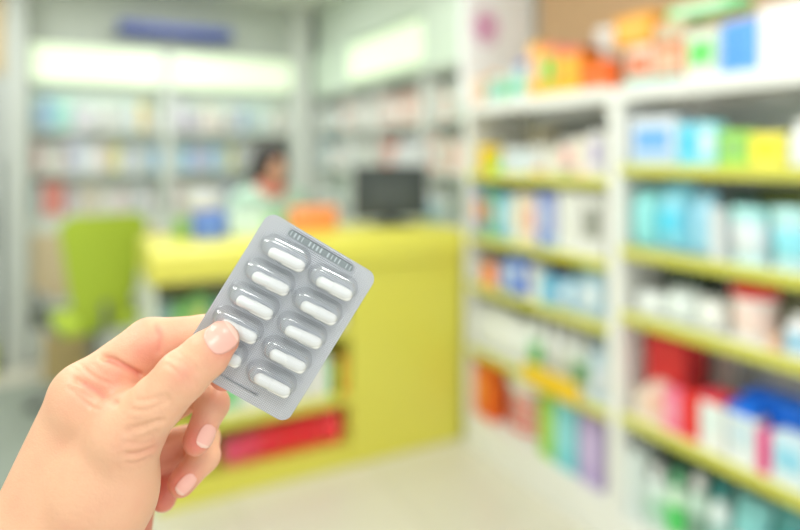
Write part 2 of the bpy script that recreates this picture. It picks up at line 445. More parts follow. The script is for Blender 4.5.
row('left', 1, [
 ('t',471,489,146,'yellow tub at the far end',(252,212,16),dict(lid=(252,208,14))),
 ('c',491,500,160,'small bright green carton beside the yellow tub',(120,215,80)),
 ('c',501,514,148,'white carton with a grey label',(226,228,226),dict(lab=(200,210,212))),
 ('c',515,529,150,'white carton with a pale blue label',(230,234,234),dict(lab=(190,215,225))),
 ('c',530,544,146,'pale grey carton with an orange band',(214,214,210),dict(stripe=(240,180,110))),
 ('c',546,560,148,'cream carton with a cream label',(226,220,205),dict(lab=(235,230,214))),
 ('c',561,573,140,'pale carton with a pink label and a green base band',(226,222,214),dict(lab=(238,170,165),stripe=(110,150,120))),
 ('c',574,587,138,'tall cream carton with a pink band',(236,228,212),dict(stripe=(236,190,180))),
 ('c',588,602,132,'tall white carton with a lilac label',(232,230,228),dict(lab=(190,180,215))),
])
row('left', 1, [('c',527,556,126,'tan and grey carton standing at the back',(190,180,158),dict(dx=.2,d=.1)),
                ('c',560,596,122,'dark grey carton standing at the back',(132,134,132),dict(dx=.2,d=.1))])
row('left', 2, [
 ('c',472,482,188,'small blue carton with an orange label',(90,130,190),dict(lab=(230,150,90))),
 ('c',483,492,190,'green and tan carton',(130,190,140),dict(lab=(200,150,100))),
 ('c',493,503,194,'teal carton',(70,170,180),dict(lab=(160,215,225))),
 ('c',504,514,196,'pale sky blue carton',(180,215,232),dict(lab=(210,228,236))),
 ('c',515,525,194,'cream carton with a yellow label',(236,224,196),dict(lab=(240,215,170))),
 ('c',526,536,196,'cream carton with a pink label',(236,222,212),dict(lab=(236,170,170))),
 ('c',537,547,192,'blue carton with a pale label',(110,140,215),dict(lab=(190,210,235))),
 ('c',548,556,194,'lilac carton with a pale blue base band',(170,175,220),dict(stripe=(190,225,240))),
 ('c',558,568,190,'tall white carton beside the lilac carton',(232,234,226)),
 ('c',569,580,192,'tall white carton with a grey edge label',(236,236,232),dict(lab=(222,222,216))),
 ('c',581,603,194,'white carton with a dark grey round print',(232,232,228),dict(lab=(140,142,132))),
])
row('left', 3, [
 ('c',473,480,258,'small grey carton at the far end',(190,190,186)),
 ('c',482,496,264,'bright orange carton',(246,160,100),dict(lab=(250,140,80))),
 ('c',498,509,262,'grey and blue carton',(120,150,205),dict(lab=(170,190,225))),
 ('c',510,522,256,'royal blue carton with a white label',(44,110,225),dict(lab=(200,215,240))),
 ('t',523,539,266,'cream tub with a white lid',(232,232,226),dict(lid=(240,240,238))),
 ('c',540,554,276,'sky blue carton with a pale label',(110,185,225),dict(lab=(150,210,235))),
 ('p',556,573,278,'light blue pouch with a white label',(170,210,232),dict(lab=(232,238,240),d=.08)),
 ('p',575,601,272,'wide pale blue pouch with a white label',(190,220,236),dict(lab=(236,240,242),d=.09)),
])
row('left', 3, [('c',548,566,262,'dark red carton standing at the back',(140,44,44),dict(dx=.15,d=.1)),
                ('c',575,600,264,'teal carton standing at the back',(110,185,190),dict(dx=.15,d=.1))])
row('left', 4, [
 ('p',472,488,306,'white pouch at the far end',(234,236,230),dict(d=.12)),
 ('p',489,506,312,'white pouch second from the far end',(238,240,234),dict(d=.12)),
 ('p',507,524,322,'white pouch beside the green-labelled bottles',(240,242,238),dict(d=.12)),
 ('b',526,538,318,'white bottle with a leaf green label',(228,236,226),dict(lab=(110,190,110))),
 ('b',540,553,322,'white bottle with a pale grey label',(232,234,230),dict(lab=(210,212,208))),
 ('b',555,568,328,'white bottle with a cream label',(230,232,226),dict(lab=(214,216,200))),
 ('b',570,583,334,'white bottle with a dark green label',(226,232,224),dict(lab=(120,170,120))),
 ('b',585,602,340,'pale blue bottle beside the central upright',(200,222,234),dict(lab=(222,230,236),cap=(200,220,235))),
])
row('left', 4, [('c',490,540,300,'long dark green carton standing behind the white pouches',(84,112,74),dict(dx=.19,d=.1))])
row('left', 5, [
 ('c',472,481,362,'orange carton at the far end',(240,134,34),dict(lab=(246,160,60))),
 ('c',483,493,366,'deep orange carton beside the striped tub',(238,104,34),dict(lab=(244,130,50))),
 ('t',495,536,376,'white bucket with red stripes',(232,226,218),dict(lab=(226,56,40),stripes=4,lid=(240,240,236),raw=0)),
 ('c',539,554,398,'tall lime green carton',(158,214,72),dict(lab=(176,222,100))),
 ('c',554,576,402,'tall aqua blue carton',(122,208,220),dict(lab=(150,220,228))),
 ('c',578,602,416,'tall lilac carton',(184,164,212),dict(lab=(200,182,222))),
])
# amber shelf tray hanging on the fifth rail of the left bay
yA, yB = on_x(524,1.705), on_x(578,1.705)
lt = [o for o in C.objects if o.name.startswith('shelving_unit')][-1]
MB().box(1.700-SX0, 1.7155-SX0, yB-lt.location.y, yA-lt.location.y, .455, .545, .003).build('price_board', mat('amber_board', (236,196,44), .4), lt)['label'] = 'amber yellow price board'

# ================================================================== counter
YEL = mat('yellow_laminate', (222,215,88), .32, var=.02)
CY = 2.602; CX0, CX1 = .275, 1.745; CZ = 1.05; XP = 1.13; CD = .46
t = thing('service_counter', 'long yellow pharmacy counter with open shelves at its left', 'counter', ((CX0+CX1)/2, CY, 0), 0)
ox = (CX0+CX1)/2
def cbox(x0,x1,y0,y1,z0,z1,name,m,bev=.003): return MB().box(x0-ox,x1-ox,y0-CY,y1-CY,z0,z1,bev).build(name,m,t)
# rounded top
out = []
n = 8; r = .055
for i in range(n+1):
    a = math.pi/2*i/n; out.append((-.015+r-r*math.sin(a)-0, CZ-r+r*math.cos(a)))
out += [(-.015, .915), (.0, .905), (CD, .905), (CD, CZ)]
MB().prism([(a, b) for a, b in out], CX0-ox, CX1-ox, axis='x').build('counter_top', YEL, t, True)
cbox(XP, CX1, CY, CY+CD, 0, .904, 'front_panel', YEL)
cbox(CX0, CX0+.025, CY+.01, CY+CD, 0, .904, 'end_panel', mat('counter_end_white', (222,226,208), .4))
cbox(CX0+.026, XP-.001, CY+CD-.02, CY+CD, .1, .904, 'back_panel', mat('counter_back_cream', (216,216,196), .5))
for z in (.10, .325, .63):
    cbox(CX0+.026, XP-.001, CY+.004, CY+CD-.022, z-.022 if z > .2 else 0, z, 'shelf' if z > .2 else 'base_deck', YEL)
    if z > .2: cbox(CX0+.026, XP-.001, CY-.006, CY+.003, z-.035, z+.003, 'shelf_edge', YEL)
def crow(z, items, yf=CY+.03, grp='goods on the counter shelves'):
    prev = None
    for it in items:
        kind, u0, u1, h, look, body = it[:6]; kw = dict(it[6]) if len(it) > 6 else {}
        y = yf+kw.pop('dy', 0)
        xa, xb_ = on_y(u0, y), on_y(u1, y)
        if prev is not None: xa = max(xa, prev+.002)
        prev = xb_
        wd = xb_-xa-.002
        d = kw.pop('d', min(.14, wd))
        if kind in 'bt': d = wd
        KIND[kind](look, (xa+xb_)/2, y, z+.0005, wd, d, h, body, rz=0, group=grp, **kw)
crow(.63, [
 ('c',156,172,.2,'dark teal carton on the counter shelf under the yellow nose',(120,150,148),dict(lab=(150,180,168))),
 ('c',173,190,.19,'leaf green carton left on the upper counter shelf',(110,176,100),dict(lab=(150,200,110))),
 ('c',191,208,.21,'green carton with a yellow label behind the pill pack',(120,184,104),dict(lab=(200,206,110))),
 ('c',210,232,.18,'blue green carton behind the pill pack',(80,150,130),dict(lab=(170,205,190))),
 ('c',234,256,.2,'pale green carton hidden behind the pill pack',(150,205,140)),
 ('c',300,322,.22,'white carton beside the pill pack on the upper counter shelf',(236,238,232),dict(lab=(222,228,224))),
 ('c',324,345,.21,'white carton next to the yellow front panel, upper counter shelf',(240,240,236),dict(lab=(226,230,226))),
])
crow(.325, [
 ('c',200,219,.15,'bright green carton on the middle counter shelf behind the fingers',(84,200,96),dict(lab=(140,225,140))),
 ('c',221,240,.16,'green and white carton on the middle counter shelf',(225,236,222),dict(lab=(90,205,110))),
 ('c',242,262,.15,'white carton on the middle counter shelf behind the pill pack',(236,238,232)),
 ('c',264,286,.17,'pale mint carton on the middle counter shelf',(206,228,210)),
 ('c',288,308,.18,'white carton with a grey label on the middle counter shelf',(238,238,234),dict(lab=(214,218,214))),
 ('c',310,328,.19,'plain white carton on the middle counter shelf',(240,240,236)),
 ('c',330,337,.16,'slim green carton on the middle counter shelf',(110,205,90)),
 ('c',339,346,.17,'slim orange carton touching the yellow front panel',(246,150,50),dict(lab=(250,205,60))),
])
crow(.10, [
 ('p',226,243,.11,'red pouch nearest the fingers on the counter base',(250,90,130),dict(d=.1)),
 ('p',244,262,.12,'crimson pouch second from the fingers on the counter base',(250,80,110),dict(d=.1)),
 ('p',263,281,.13,'bright red pouch third along the counter base',(252,56,72),dict(d=.1)),
 ('p',282,300,.13,'scarlet pouch fourth along the counter base',(252,48,58),dict(d=.1)),
 ('p',301,320,.14,'bright red pouch below the white cartons on the counter base',(252,50,60),dict(d=.1)),
 ('p',321,345,.14,'wide red pouch touching the yellow front panel, counter base',(252,60,70),dict(d=.1)),
], grp='red pouches on the counter base')

# things standing on the counter
def on_counter(u, y): return on_y(u, y), y
x, y = on_counter(182, 2.86); carton('small green carton at the left end of the counter', x, y, CZ+.0005, .05, .06, .09, (130,180,60), rz=0, group='things on the counter')
xa, xb_ = on_y(195,2.8), on_y(226,2.8)
carton('royal blue carton standing on the left of the counter', (xa+xb_)/2, 2.8, CZ+.0005, xb_-xa, .1, .12, (92,126,208), lab=(110,146,220), rz=0, group='things on the counter')
xa, xb_ = on_y(230,2.82), on_y(264,2.82)
carton('pale mint and white carton between the blue carton and pill pack', (xa+xb_)/2, 2.82, CZ+.0005, xb_-xa, .08, .10, (222,238,230), lab=(205,232,218), rz=0, group='things on the counter')
x = on_y(205, 2.97); tub('white tub with an amber label behind the blue carton', x, 2.95, CZ+.0005, .12, .1, .2, (232,234,226), lid=(240,240,234), lab=(214,188,110), group='things on the counter')
# orange rounded money box
xa, xb_ = on_y(293,2.84), on_y(339,2.84); xm = (xa+xb_)/2; wo = xb_-xa
t = thing('storage_box', 'orange rounded plastic box on the counter left of the monitor', 'box', (xm, 2.84, CZ), 0, 'things on the counter')
MB().box(-wo/2, wo/2, 0, .1, .0005, .085, .02).build('box_base', plastic((252,158,92)), t, True)
MB().box(-wo/2-.002, wo/2+.002, -.002, .102, .08, .118, .018).build('box_lid', plastic((253,152,84)), t, True)
for a, b, c, nm in ((428,441,(205,225,232),'small pale blue bottle right of the monitor'), (444,457,(226,232,228),'small white bottle at the counter end beside the shelving')):
    xa, xb_ = on_y(a,2.9), on_y(b,2.9); bottle(nm, (xa+xb_)/2, 2.9, CZ+.0005, xb_-xa, .06, .16, c, lab=(150,190,200) if a == 428 else (190,205,190), group='things on the counter')
# pale document rack behind
xm = on_y(277, 2.95); carton('mint green leaflet box behind the pill pack corner', xm, 2.95, CZ+.0005, .1, .06, .07, (170,222,170), lab=(120,200,140), group='things on the counter')
# monitor
xa, xb_ = on_y(355,2.93), on_y(425,2.93); xm = (xa+xb_)/2; wm = xb_-xa
t = thing('monitor', 'dark grey computer monitor standing on the yellow counter', 'monitor', (xm, 2.93, CZ), math.radians(-6), 'things on the counter')
DG = plastic((66,72,72), .35)
MB().box(-wm/2, wm/2, -.012, .012, .035, .315, .006).build('monitor_housing', DG, t)
MB().box(-wm*.46, wm*.46, .0121, .0135, .05, .30).build('screen', plastic((50,58,64), .15), t)
MB().box(-wm*.3, wm*.3, -.03, -.011, .08, .24, .008).build('rear_cover', plastic((78,84,84), .4), t)
MB().box(-.03, .03, -.032, -.012, .01, .12, .004).build('stand_neck', DG, t)
MB().box(-.1, .1, -.09, .07, .0005, .012, .004).build('stand_base', DG, t)

# ================================================================== back wall cabinet (two bays)
BY = 4.90
CABW = mat('cabinet_white', (216,222,214), .45)
BACKM = mat('cabinet_back_mint', (224,236,226), .5)
bx = [(-.26, .605), (.655, 1.60)]
SB = [1.60, 1.30, 1.0]
for bi, (x0, x1) in enumerate(bx):
    t = thing('wall_cabinet', ['white back wall cabinet with a light box, left of the two','white back wall cabinet with a light box behind the person'][bi], 'cabinet', ((x0+x1)/2, BY, 0), 0, 'back wall cabinets')
    m0 = (x0+x1)/2
    def cb(a,b,c,d,e,f,nm,m,bev=.002): return MB().box(a-m0,b-m0,c-BY,d-BY,e,f,bev).build(nm,m,t)
    e0 = x0; e1 = x1+(.048 if bi == 0 else 0)
    cb(e0, x0+.018, BY, YB-.005, .08, 2.2, 'side_panel', CABW)
    cb(x1, e1+.002 if bi == 0 else x1+.015, BY, YB-.005, .08, 2.2, 'side_panel', CABW)
    cb(x0+.019, x1-.001, BY+.2, BY+.21, .99, 1.87, 'back_panel', BACKM, 0)
    for z in SB: cb(x0+.019, x1-.001, BY+.01, YB-.021, z-.025, z, 'shelf', mat('shelf_grey', (206,209,200), .5))
    cb(x0+.019, x1-.001, BY+.03, YB-.021, 1.875, 1.9, 'light_box_base', CABW)
    lb = cb(x0+.02, x1-.002, BY-.005, BY+.06, 1.925, 2.185, 'light_box', LIT, .006)
    cb(x0+.019, x1-.001, BY+.005, BY+.05, 2.187, 2.203, 'top_rail', mat('rail_grey', (180,186,176), .5))
    cb(x0+.019, x1-.001, BY+.0, BY+.055, 1.902, 1.922, 'lower_rail', mat('rail_grey', (180,186,176), .5))
    # base cabinet: doors, kick
    cb(x0+.019, x1-.001, BY+.02, YB-.021, .36, .974, 'base_carcass', CABW, 0)
    nd = 2; wd = (x1-x0-.02)/nd
    for k in range(nd):
        a = x0+.019+k*wd
        d = cb(a+.003, a+wd-.003, BY, BY+.019, .44, .88, 'door', mat('tan_door', (205,186,152), .5) if (bi == 0) else CABW)
        MB().tube([(a+wd-.04-m0, -.02, .6), (a+wd-.04-m0, -.02, .72)], .005).build('door_handle', mat('steel', (170,170,170), .3, 1.0), d)
    cb(x0+.019, x1-.001, BY+.06, YB-.021, .22, .36, 'dark_strip', mat('strip_dark_grey', (92,94,92), .6), 0)  # dark grey strip between carcass and kick board
    cb(x0+.019, x1-.001, BY+.01, YB-.021, 0, .22, 'kick_board', CABW)
PALE = [((222,224,222),'white'),((205,222,226),'pale blue'),((214,206,222),'pale lilac'),((230,218,196),'cream'),((200,212,206),'pale grey green'),((226,206,206),'pale pink'),((188,200,220),'soft blue'),((216,214,206),'light grey'),((196,222,210),'mint')]
ACC = {(0,0,0):((150,185,208),'steel blue'),(0,0,1):((140,180,220),'sky blue'),(0,0,2):((120,205,200),'turquoise'),(0,0,3):((170,220,205),'mint'),(0,0,10):((206,176,80),'ochre'),
       (0,1,7):((216,206,120),'dull yellow'),(0,2,1):((226,104,90),'coral red'),(0,2,2):((222,120,104),'salmon'),(0,1,0):((230,190,180),'dusty pink'),(0,2,0):((190,215,215),'pale aqua'),(0,1,11):((150,195,230),'sky blue'),
       (1,1,1):((130,190,225),'sky blue'),(1,1,4):((120,180,220),'azure'),(1,1,6):((220,210,110),'dull yellow'),(1,1,2):((180,170,220),'lilac'),(1,0,7):((150,180,225),'cornflower blue'),(1,1,10):((200,170,60),'ochre')}
ORD = ['first','second','third','fourth','fifth','sixth','seventh','eighth','ninth','tenth','eleventh','twelfth','thirteenth','fourteenth','fifteenth']
for bi, (x0, x1) in enumerate(bx):
    for ri, z in enumerate(SB):
        x = x0+.03; k = 0
        while x < x1-.05 and k < 14:
            wd = random.uniform(.05, .085); wd = min(wd, x1-.012-x)
            (rgb, cn) = ACC.get((bi,ri,k), random.choice(PALE)); rgb = tuple(int(q*.72+228*.28) for q in rgb)
            hmx = .19 if ri == 0 else .2
            h = random.uniform(.8, 1.15)*hmx
            kd = random.choice('cccb')
            lab = random.choice([None, (235,236,232), tuple(int(c*.82) for c in rgb)])
            if (bi,ri,k) in ACC: kd = 'c'; lab = None
            lb = '%s %s, %s from left, %s shelf, %s' % (cn, 'carton' if kd == 'c' else 'bottle', ORD[k], ['top','middle','lower'][ri], ['left back wall cabinet','right back wall cabinet'][bi])
            KIND[kd](lb, x+wd/2, BY+.04+random.uniform(0,.03), z+.0005, wd-.004, .1, h, rgb, lab=lab, group='goods in the back wall cabinets')
            x += wd+random.choice([0, .002, .01]); k += 1
# strip lamps under the light boxes
for bi, (x0, x1) in enumerate(bx):
    l = bpy.data.lights.new('strip_lamp', 'AREA'); l.shape = 'RECTANGLE'; l.size = x1-x0-.1; l.size_y = .04; l.energy = .9; l.color = (.9,1,.88)
    lo = bpy.data.objects.new('strip_lamp', l); C.objects.link(lo); lo.location = ((x0+x1)/2, BY+.03, 1.87); lo.rotation_euler = (math.radians(20),0,0)
# blue sign
t = thing('sign_board', 'dark blue sign board with faint pale markings above the light boxes', 'sign', (.63, BY, 2.31))
MB().box(-.39, .39, -.03, .035, -.07, .115, .004).build('sign_face', mat('sign_blue', (62,80,168), .4), t)
mk = MB()
for i in range(8): mk.box(-.34+i*.034, -.34+i*.034+.02, -.034, -.031, -.03, .035)
mk.build('lettering', mat('sign_pale', (128,142,190), .5), t)
MB().lathe([(.05,0),(.05,.004)],0,0,24).build('round_mark', mat('sign_pale2', (150,166,198), .5), t)
o = t.children[-1]; o.rotation_euler = (math.pi/2,0,0); o.location = (.065,-.031,.02)
mk = MB()
for i in range(5): mk.box(.14+i*.042, .14+i*.042+.026, -.034, -.031, -.03, .025)
mk.build('lettering', mat('sign_pale', (112,126,180), .5), t)

# ================================================================== side cabinet behind the counter
GX = 1.76
t = thing('side_cabinet', 'white wall cabinet with a light box along the right wall behind the counter', 'cabinet', (GX, 3.7, 0))
def sb(x0,x1,y0,y1,z0,z1,nm,m,bev=.002): return MB().box(x0-GX,x1-GX,y0-3.7,y1-3.7,z0,z1,bev).build(nm,m,t)
SIDES = [2.60, 3.05, 3.68, 4.06, 4.82]
for i, yy in enumerate(SIDES): sb(GX, XR-.005, yy-.02, yy+.02, 0, 1.86, 'upright_panel', mat('upright_white', (226,230,224), .45))
SBZ = [1.62, 1.33, 1.05]
for a, b in zip(SIDES, SIDES[1:]):
    for z in SBZ: sb(GX+.01, XR-.02, a+.021, b-.021, z-.025, z, 'shelf', CABW)
    sb(GX+.2, GX+.21, a+.021, b-.021, .99, 1.86, 'back_panel', BACKM, 0)
    sb(GX+.01, XR-.02, a+.021, b-.021, .1, .99, 'base_carcass', CABW)
sb(GX, XR-.005, 2.58, 4.84, 1.862, 1.90, 'lower_rail', mat('rail_grey', (176,184,174), .5))
sb(GX, XR-.005, 2.58, 3.045, 1.902, 2.24, 'header_panel', mat('header_mint', (216,232,214), .4))
sb(GX, XR-.005, 4.10, 4.84, 1.902, 2.24, 'header_panel', mat('header_mint', (216,232,214), .4))
sb(GX+.08, XR-.005, 3.05, 4.095, 1.902, 2.24, 'header_panel', mat('header_mint', (216,232,214), .4))
sb(GX, GX+.078, 3.05, 4.095, 1.95, 2.2, 'light_box', LIT, .006)
SIT = [((226,150,120),'peach'),((238,200,190),'pale pink'),((150,200,220),'pale blue'),((214,216,206),'light grey'),((230,110,80),'orange red'),((236,236,230),'white'),((190,205,190),'grey green')]
bayn = ['bay nearest the shelving','second bay from the shelving','third bay from the shelving','farthest bay']
for bi2, (a, b) in enumerate(zip(SIDES, SIDES[1:])):
    for ri, z in enumerate(SBZ[:2]):
        y = a+.03; k = 0
        while y < b-.07 and k < 7:
            wd = random.uniform(.07,.1); wd = min(wd, b-.025-y)
            rgb, cn = random.choice(SIT)
            if bi2 == 1 and ri == 1: rgb, cn = ((226,108,84),'orange red') if y > 3.4 else ((222,226,230),'white')
            if bi2 == 1 and ri == 0: rgb, cn = random.choice([((236,200,186),'pale pink'),((232,180,160),'peach')])
            if bi2 in (0,3) and cn == 'orange red': rgb, cn = ((190,205,190),'grey green')
            rgb = tuple(int(q*.7+228*.3) for q in rgb)
            carton('%s carton, %s from near end, %s shelf, side cabinet %s' % (cn, ORD[k], ['top','lower'][ri], bayn[bi2]), GX+.03, y+wd/2, z+.0005, wd-.006, .1, random.uniform(.12,.2), rgb, lab=random.choice([None,(230,230,226)]), rz=-math.pi/2, group='goods in the side cabinet')
            y += wd+.004; k += 1
# white end sign panel with a pink emblem
t = thing('emblem_sign', 'white upright sign panel with a pink round emblem above the shelving', 'sign', (1.92, 2.545, 1.67))
pts = []
for (cx_, cz_, a0) in ((.205-.05, .70-.05, 0), (-.22+.02, .70-.02, 90)):
    for i in range(7):
        a = math.radians(a0+90*i/6); rr = .05 if a0 == 0 else .02; pts.append((cx_+rr*math.cos(a), cz_+rr*math.sin(a)))
pts += [(-.22, 0), (.205, 0)]
MB().prism(pts, -.02, .02, 'y').build('sign_board', mat('sign_white', (248,250,252), .4), t)
e = MB()
ring = [(math.cos(2*math.pi*i/28), math.sin(2*math.pi*i/28)) for i in range(29)]
e.tube([(.066*a-.095, -.023, .385+.08*b) for a, b in ring], .006, 8)
for k in range(6):
    a = math.pi/3*k; cx_, cz_ = -.095+.03*math.cos(a), .385+.036*math.sin(a)
    e.prism([(cx_+.019*math.cos(q*math.pi/6), cz_+.019*math.sin(q*math.pi/6)) for q in range(12)], -.026, -.0205, 'y')
e.build('emblem', mat('emblem_pink', (214,120,176), .5), t)

# ================================================================== fridge at the left
t = thing('display_fridge', 'grey framed glass door fridge at the left edge of the photo', 'fridge', (-.76, 4.84, 0))
GR = mat('fridge_grey', (184,188,184), .4)
MB().box(-.38,.38,.03,.46,0,1.95,.01).build('fridge_body', GR, t)
d = MB().box(-.37,.37,-.02,.028,.45,1.35,.004).build('fridge_door', mat('door_white', (206,210,206), .25), t)
MB().box(-.37,.37,-.022,.028,.1,.44,.004).build('lower_panel', mat('panel_light', (196,200,196), .4), t)
MB().box(.345,.385,-.03,.03,.06,1.38,.003).build('door_gasket', mat('gasket_grey', (112,118,116), .5), t)
MB().tube([(.3,-.05,.8),(.3,-.05,1.15)],.01).build('door_handle', mat('steel', (170,170,170), .3, 1.0), d)
tag(MB().box(-1.14,-.385,4.86,5.30,1.955,2.48,.01).build('cardboard_box', mat('cardboard', (206,184,144), .7, var=.05)), 'tan cardboard box standing on top of the grey fridge', 'box')
carton('yellow green sticker box on the fridge door ledge', -.48, 4.70, 0.0005, .1, .1, .2, (200,208,120), group='boxes on the floor at the left')

tag(MB().box(-2.1,-.02,.9,4.5,.0005,.006,.002).build('floor_finish', mat('grey_green_vinyl', (150,158,148), .5)), 'grey green sheet on the floor left of the counter', 'mat')  # thin sheet added to give the floor a darker tone here
# ================================================================== green office chair
t = thing('office_chair', 'lime green office chair with grey arms left of the counter', 'chair', (.115, 3.95, 0), math.radians(14))
GC = mat('lime_fabric', (178,200,58), .7, var=.08, scale=200)
DK = plastic((120,124,124), .4)
n = 10; vs = []; fs = []
for s in (0, 1):
    for j in range(n+1):
        for i in range(n+1):
            a = i/n*2-1; b = j/n
            hw = (.14+.10*b)*(1-.0*b)
            x = a*hw; z = .50+.60*b
            yy = -.20-.05*math.sin(b*2.6)*0+.035*a*a-.06*b + s*(.04*(1-a**4)**.5*(1-(2*b-1)**6)**.5+.008)
            # round the corners
            if b > .9: x *= 1-.3*((b-.9)/.1)**3*abs(a)
            if b < .1: x *= 1-.3*((.1-b)/.1)**3*abs(a)
            vs.append((x, yy, z))
m_ = (n+1)**2
for s in (0,1):
    for j in range(n):
        for i in range(n):
            q = [s*m_+j*(n+1)+i, s*m_+j*(n+1)+i+1, s*m_+(j+1)*(n+1)+i+1, s*m_+(j+1)*(n+1)+i]; fs.append(q)
rim = [j for j in range(n+1)]+[i*(n+1)+n for i in range(1,n+1)]+[n*(n+1)+i for i in range(n-1,-1,-1)]+[i*(n+1) for i in range(n-1,0,-1)]
for a, b in zip(rim, rim[1:]+rim[:1]): fs.append((a, a+m_, b+m_, b))
MB().add(vs, fs).build('backrest', GC, t, True)
MB().box(-.22,.22,-.17,.26,.44,.51,.03).build('seat', GC, t, True)
for s in (-1, 1):
    MB().tube([(s*.2,-.15,.46),(s*.255,-.14,.5),(s*.27,-.13,.62),(s*.27,-.08,.665),(s*.27,.08,.665),(s*.26,.12,.6),(s*.2,.12,.46)], .016).build('armrest', DK, t, True)
MB().tube([(0,-.12,.43),(0,-.22,.46),(0,-.225,.62)], .02).build('back_bar', DK, t, True)
MB().lathe([(.03,.09),(.03,.43),(.08,.435),(.08,.44)]).build('gas_column', DK, t, True)
for k in range(5):
    a = 2*math.pi*k/5+.3; l = MB().tube([(.02*math.cos(a),.02*math.sin(a),.11),(.3*math.cos(a),.3*math.sin(a),.065)],[.025,.016]).build('leg', DK, t, True)
    c = MB().tube([(.3*math.cos(a)-.012*math.sin(a),.3*math.sin(a)+.012*math.cos(a),.028),(.3*math.cos(a)+.012*math.sin(a),.3*math.sin(a)-.012*math.cos(a),.028)],.028,16).build('caster', plastic((50,52,52)), l, True)
carton('tan cardboard box on the floor behind the green chair', .0, 4.42, 0.0005, .3, .25, .3, (196,172,120), group='boxes on the floor at the left')

# ================================================================== person behind the counter
px, py = on_y(266,3.75), 3.75
def body_sdf(P):
    hd = ell_dist(P, (0,-.02,1.335), (.074,.092,.112))
    jaw = ell_dist(P, (0,-.05,1.285), (.05,.06,.06))
    d = smin(hd, jaw, .03)
    nose = seg_dist(P, (0,-.108,1.335), (0,-.125,1.305), .008, .012); d = smin(d, nose, .012)
    for s in (-1,1):
        d = smin(d, ell_dist(P, (s*.076,-.01,1.325), (.01,.018,.03)), .006)
        d = np.maximum(d, -ell_dist(P, (s*.03,-.112,1.345), (.014,.012,.008)))
    d = smin(d, seg_dist(P, (0,.0,1.25), (0,.02,1.12), .045, .05), .03)
    tor = smin(seg_dist(P, (-.12,.02,1.12), (.12,.02,1.12), .07, .07, .9, 1), seg_dist(P, (0,.02,1.05), (0,.02,.86), .15, .13, .65, 1), .06)
    tor = smin(tor, seg_dist(P, (0,.02,.86), (0,.02,.75), .13, .155, .7, 1), .05)
    d = smin(d, tor, .03)
    for s in (-1,1):
        d = smin(d, seg_dist(P, (s*.18,.02,1.12), (s*.23,.0,.86), .05, .038), .03)
        d = smin(d, seg_dist(P, (s*.23,.0,.86), (s*.13,-.2,.98), .038, .025), .015)
        hx, hy, hz = s*.12, -.235, .985
        h = seg_dist(P, (s*.13,-.2,.98), (s*.10,-.26,.975), .024, .03, .6, 2)
        for q in range(4):
            f = seg_dist(P, (s*(.115-.018*q),-.268,.978), (s*(.11-.02*q),-.32+.006*abs(q-1.2),.965), .009, .0075); h = smin(h, f, .006)
        h = smin(h, seg_dist(P, (s*.1,-.235,.975), (s*.062,-.265,.968), .011, .009), .008)
        d = smin(d, h, .012)
        d = smin(d, seg_dist(P, (s*.085,.02,.74), (s*.09,.01,.42), .085, .058), .03)
        d = smin(d, seg_dist(P, (s*.09,.01,.42), (s*.09,.03,.07), .058, .035), .02)
        d = smin(d, seg_dist(P, (s*.09,.03,.04), (s*.095,-.12,.03), .035, .028), .02)
    return d
SKIN2 = mat('skin_peach', (224,170,142), .5, sss=.1)
V, Fc = surface_nets(body_sdf, (-.32,-.36,-.02), (.32,.2,1.47), .0095)
V[:,2] = np.maximum(V[:,2], 0)
person = mesh_obj('person', V, Fc, SKIN2); person.location = (px, py, 0); person.rotation_euler = (0,0,math.radians(8)); person.location.x += .03; person.scale = (1.02,1.02,1.02)
tag(person, 'dark-haired person in a mint uniform with coral collar, standing behind the counter looking down', 'person')
def smock(P):
    tor = smin(seg_dist(P, (-.12,.02,1.12), (.12,.02,1.12), .077, .077, .9, 1), seg_dist(P, (0,.02,1.05), (0,.02,.86), .165, .15, .68, 1), .06)
    tor = smin(tor, seg_dist(P, (0,.02,.86), (0,.02,.62), .15, .185, .75, 1), .05)
    for s in (-1,1):
        tor = smin(tor, seg_dist(P, (s*.18,.02,1.12), (s*.225,.0,.90), .064, .056), .02)
    tor = np.maximum(tor, -seg_dist(P, (0,-.03,1.4), (0,-.02,1.19), .06, .055))
    return np.maximum(tor, P[2]*-1+.55)
V, Fc = surface_nets(smock, (-.33,-.22,.53), (.33,.24,1.24), .011)
mesh_obj('uniform_top', V, Fc, mat('mint_cotton', (196,228,210), .8, var=.03), person)
def hair(P):
    d = ell_dist(P, (0,.004,1.358), (.104,.122,.128))
    d = np.maximum(d, -ell_dist(P, (0,-.14,1.295), (.064,.088,.092)))
    d = smin(d, seg_dist(P, (-.05,.07,1.33), (-.04,.09,1.22), .055, .04), .02)
    d = smin(d, seg_dist(P, (.05,.07,1.33), (.04,.09,1.22), .055, .04), .02)
    return d
V, Fc = surface_nets(hair, (-.14,-.16,1.12), (.14,.2,1.52), .008)
mesh_obj('hair', V, Fc, mat('black_hair', (46,40,40), .5), person)
MB().tube([(.075*math.sin(a)*1.0, -.012-.068*math.cos(a)*1, 1.195-.03*math.cos(a)) for a in np.linspace(-2.4,2.4,20)], .022, 10).build('collar', mat('coral_cotton', (240,140,132), .7), person, True)
def trs(P):
    d = seg_dist(P, (0,.02,.74), (0,.02,.68), .168, .168, .72, 1)
    for s in (-1,1):
        d = smin(d, seg_dist(P, (s*.085,.02,.70), (s*.09,.01,.42), .098, .074), .03)
        d = smin(d, seg_dist(P, (s*.09,.01,.42), (s*.09,.03,.1), .074, .062), .02)
    return np.maximum(d, .07-P[2])
V, Fc = surface_nets(trs, (-.24,-.16,.05), (.24,.2,.95), .012)
mesh_obj('trousers', V, Fc, mat('navy_cotton', (60,66,84), .8), person)

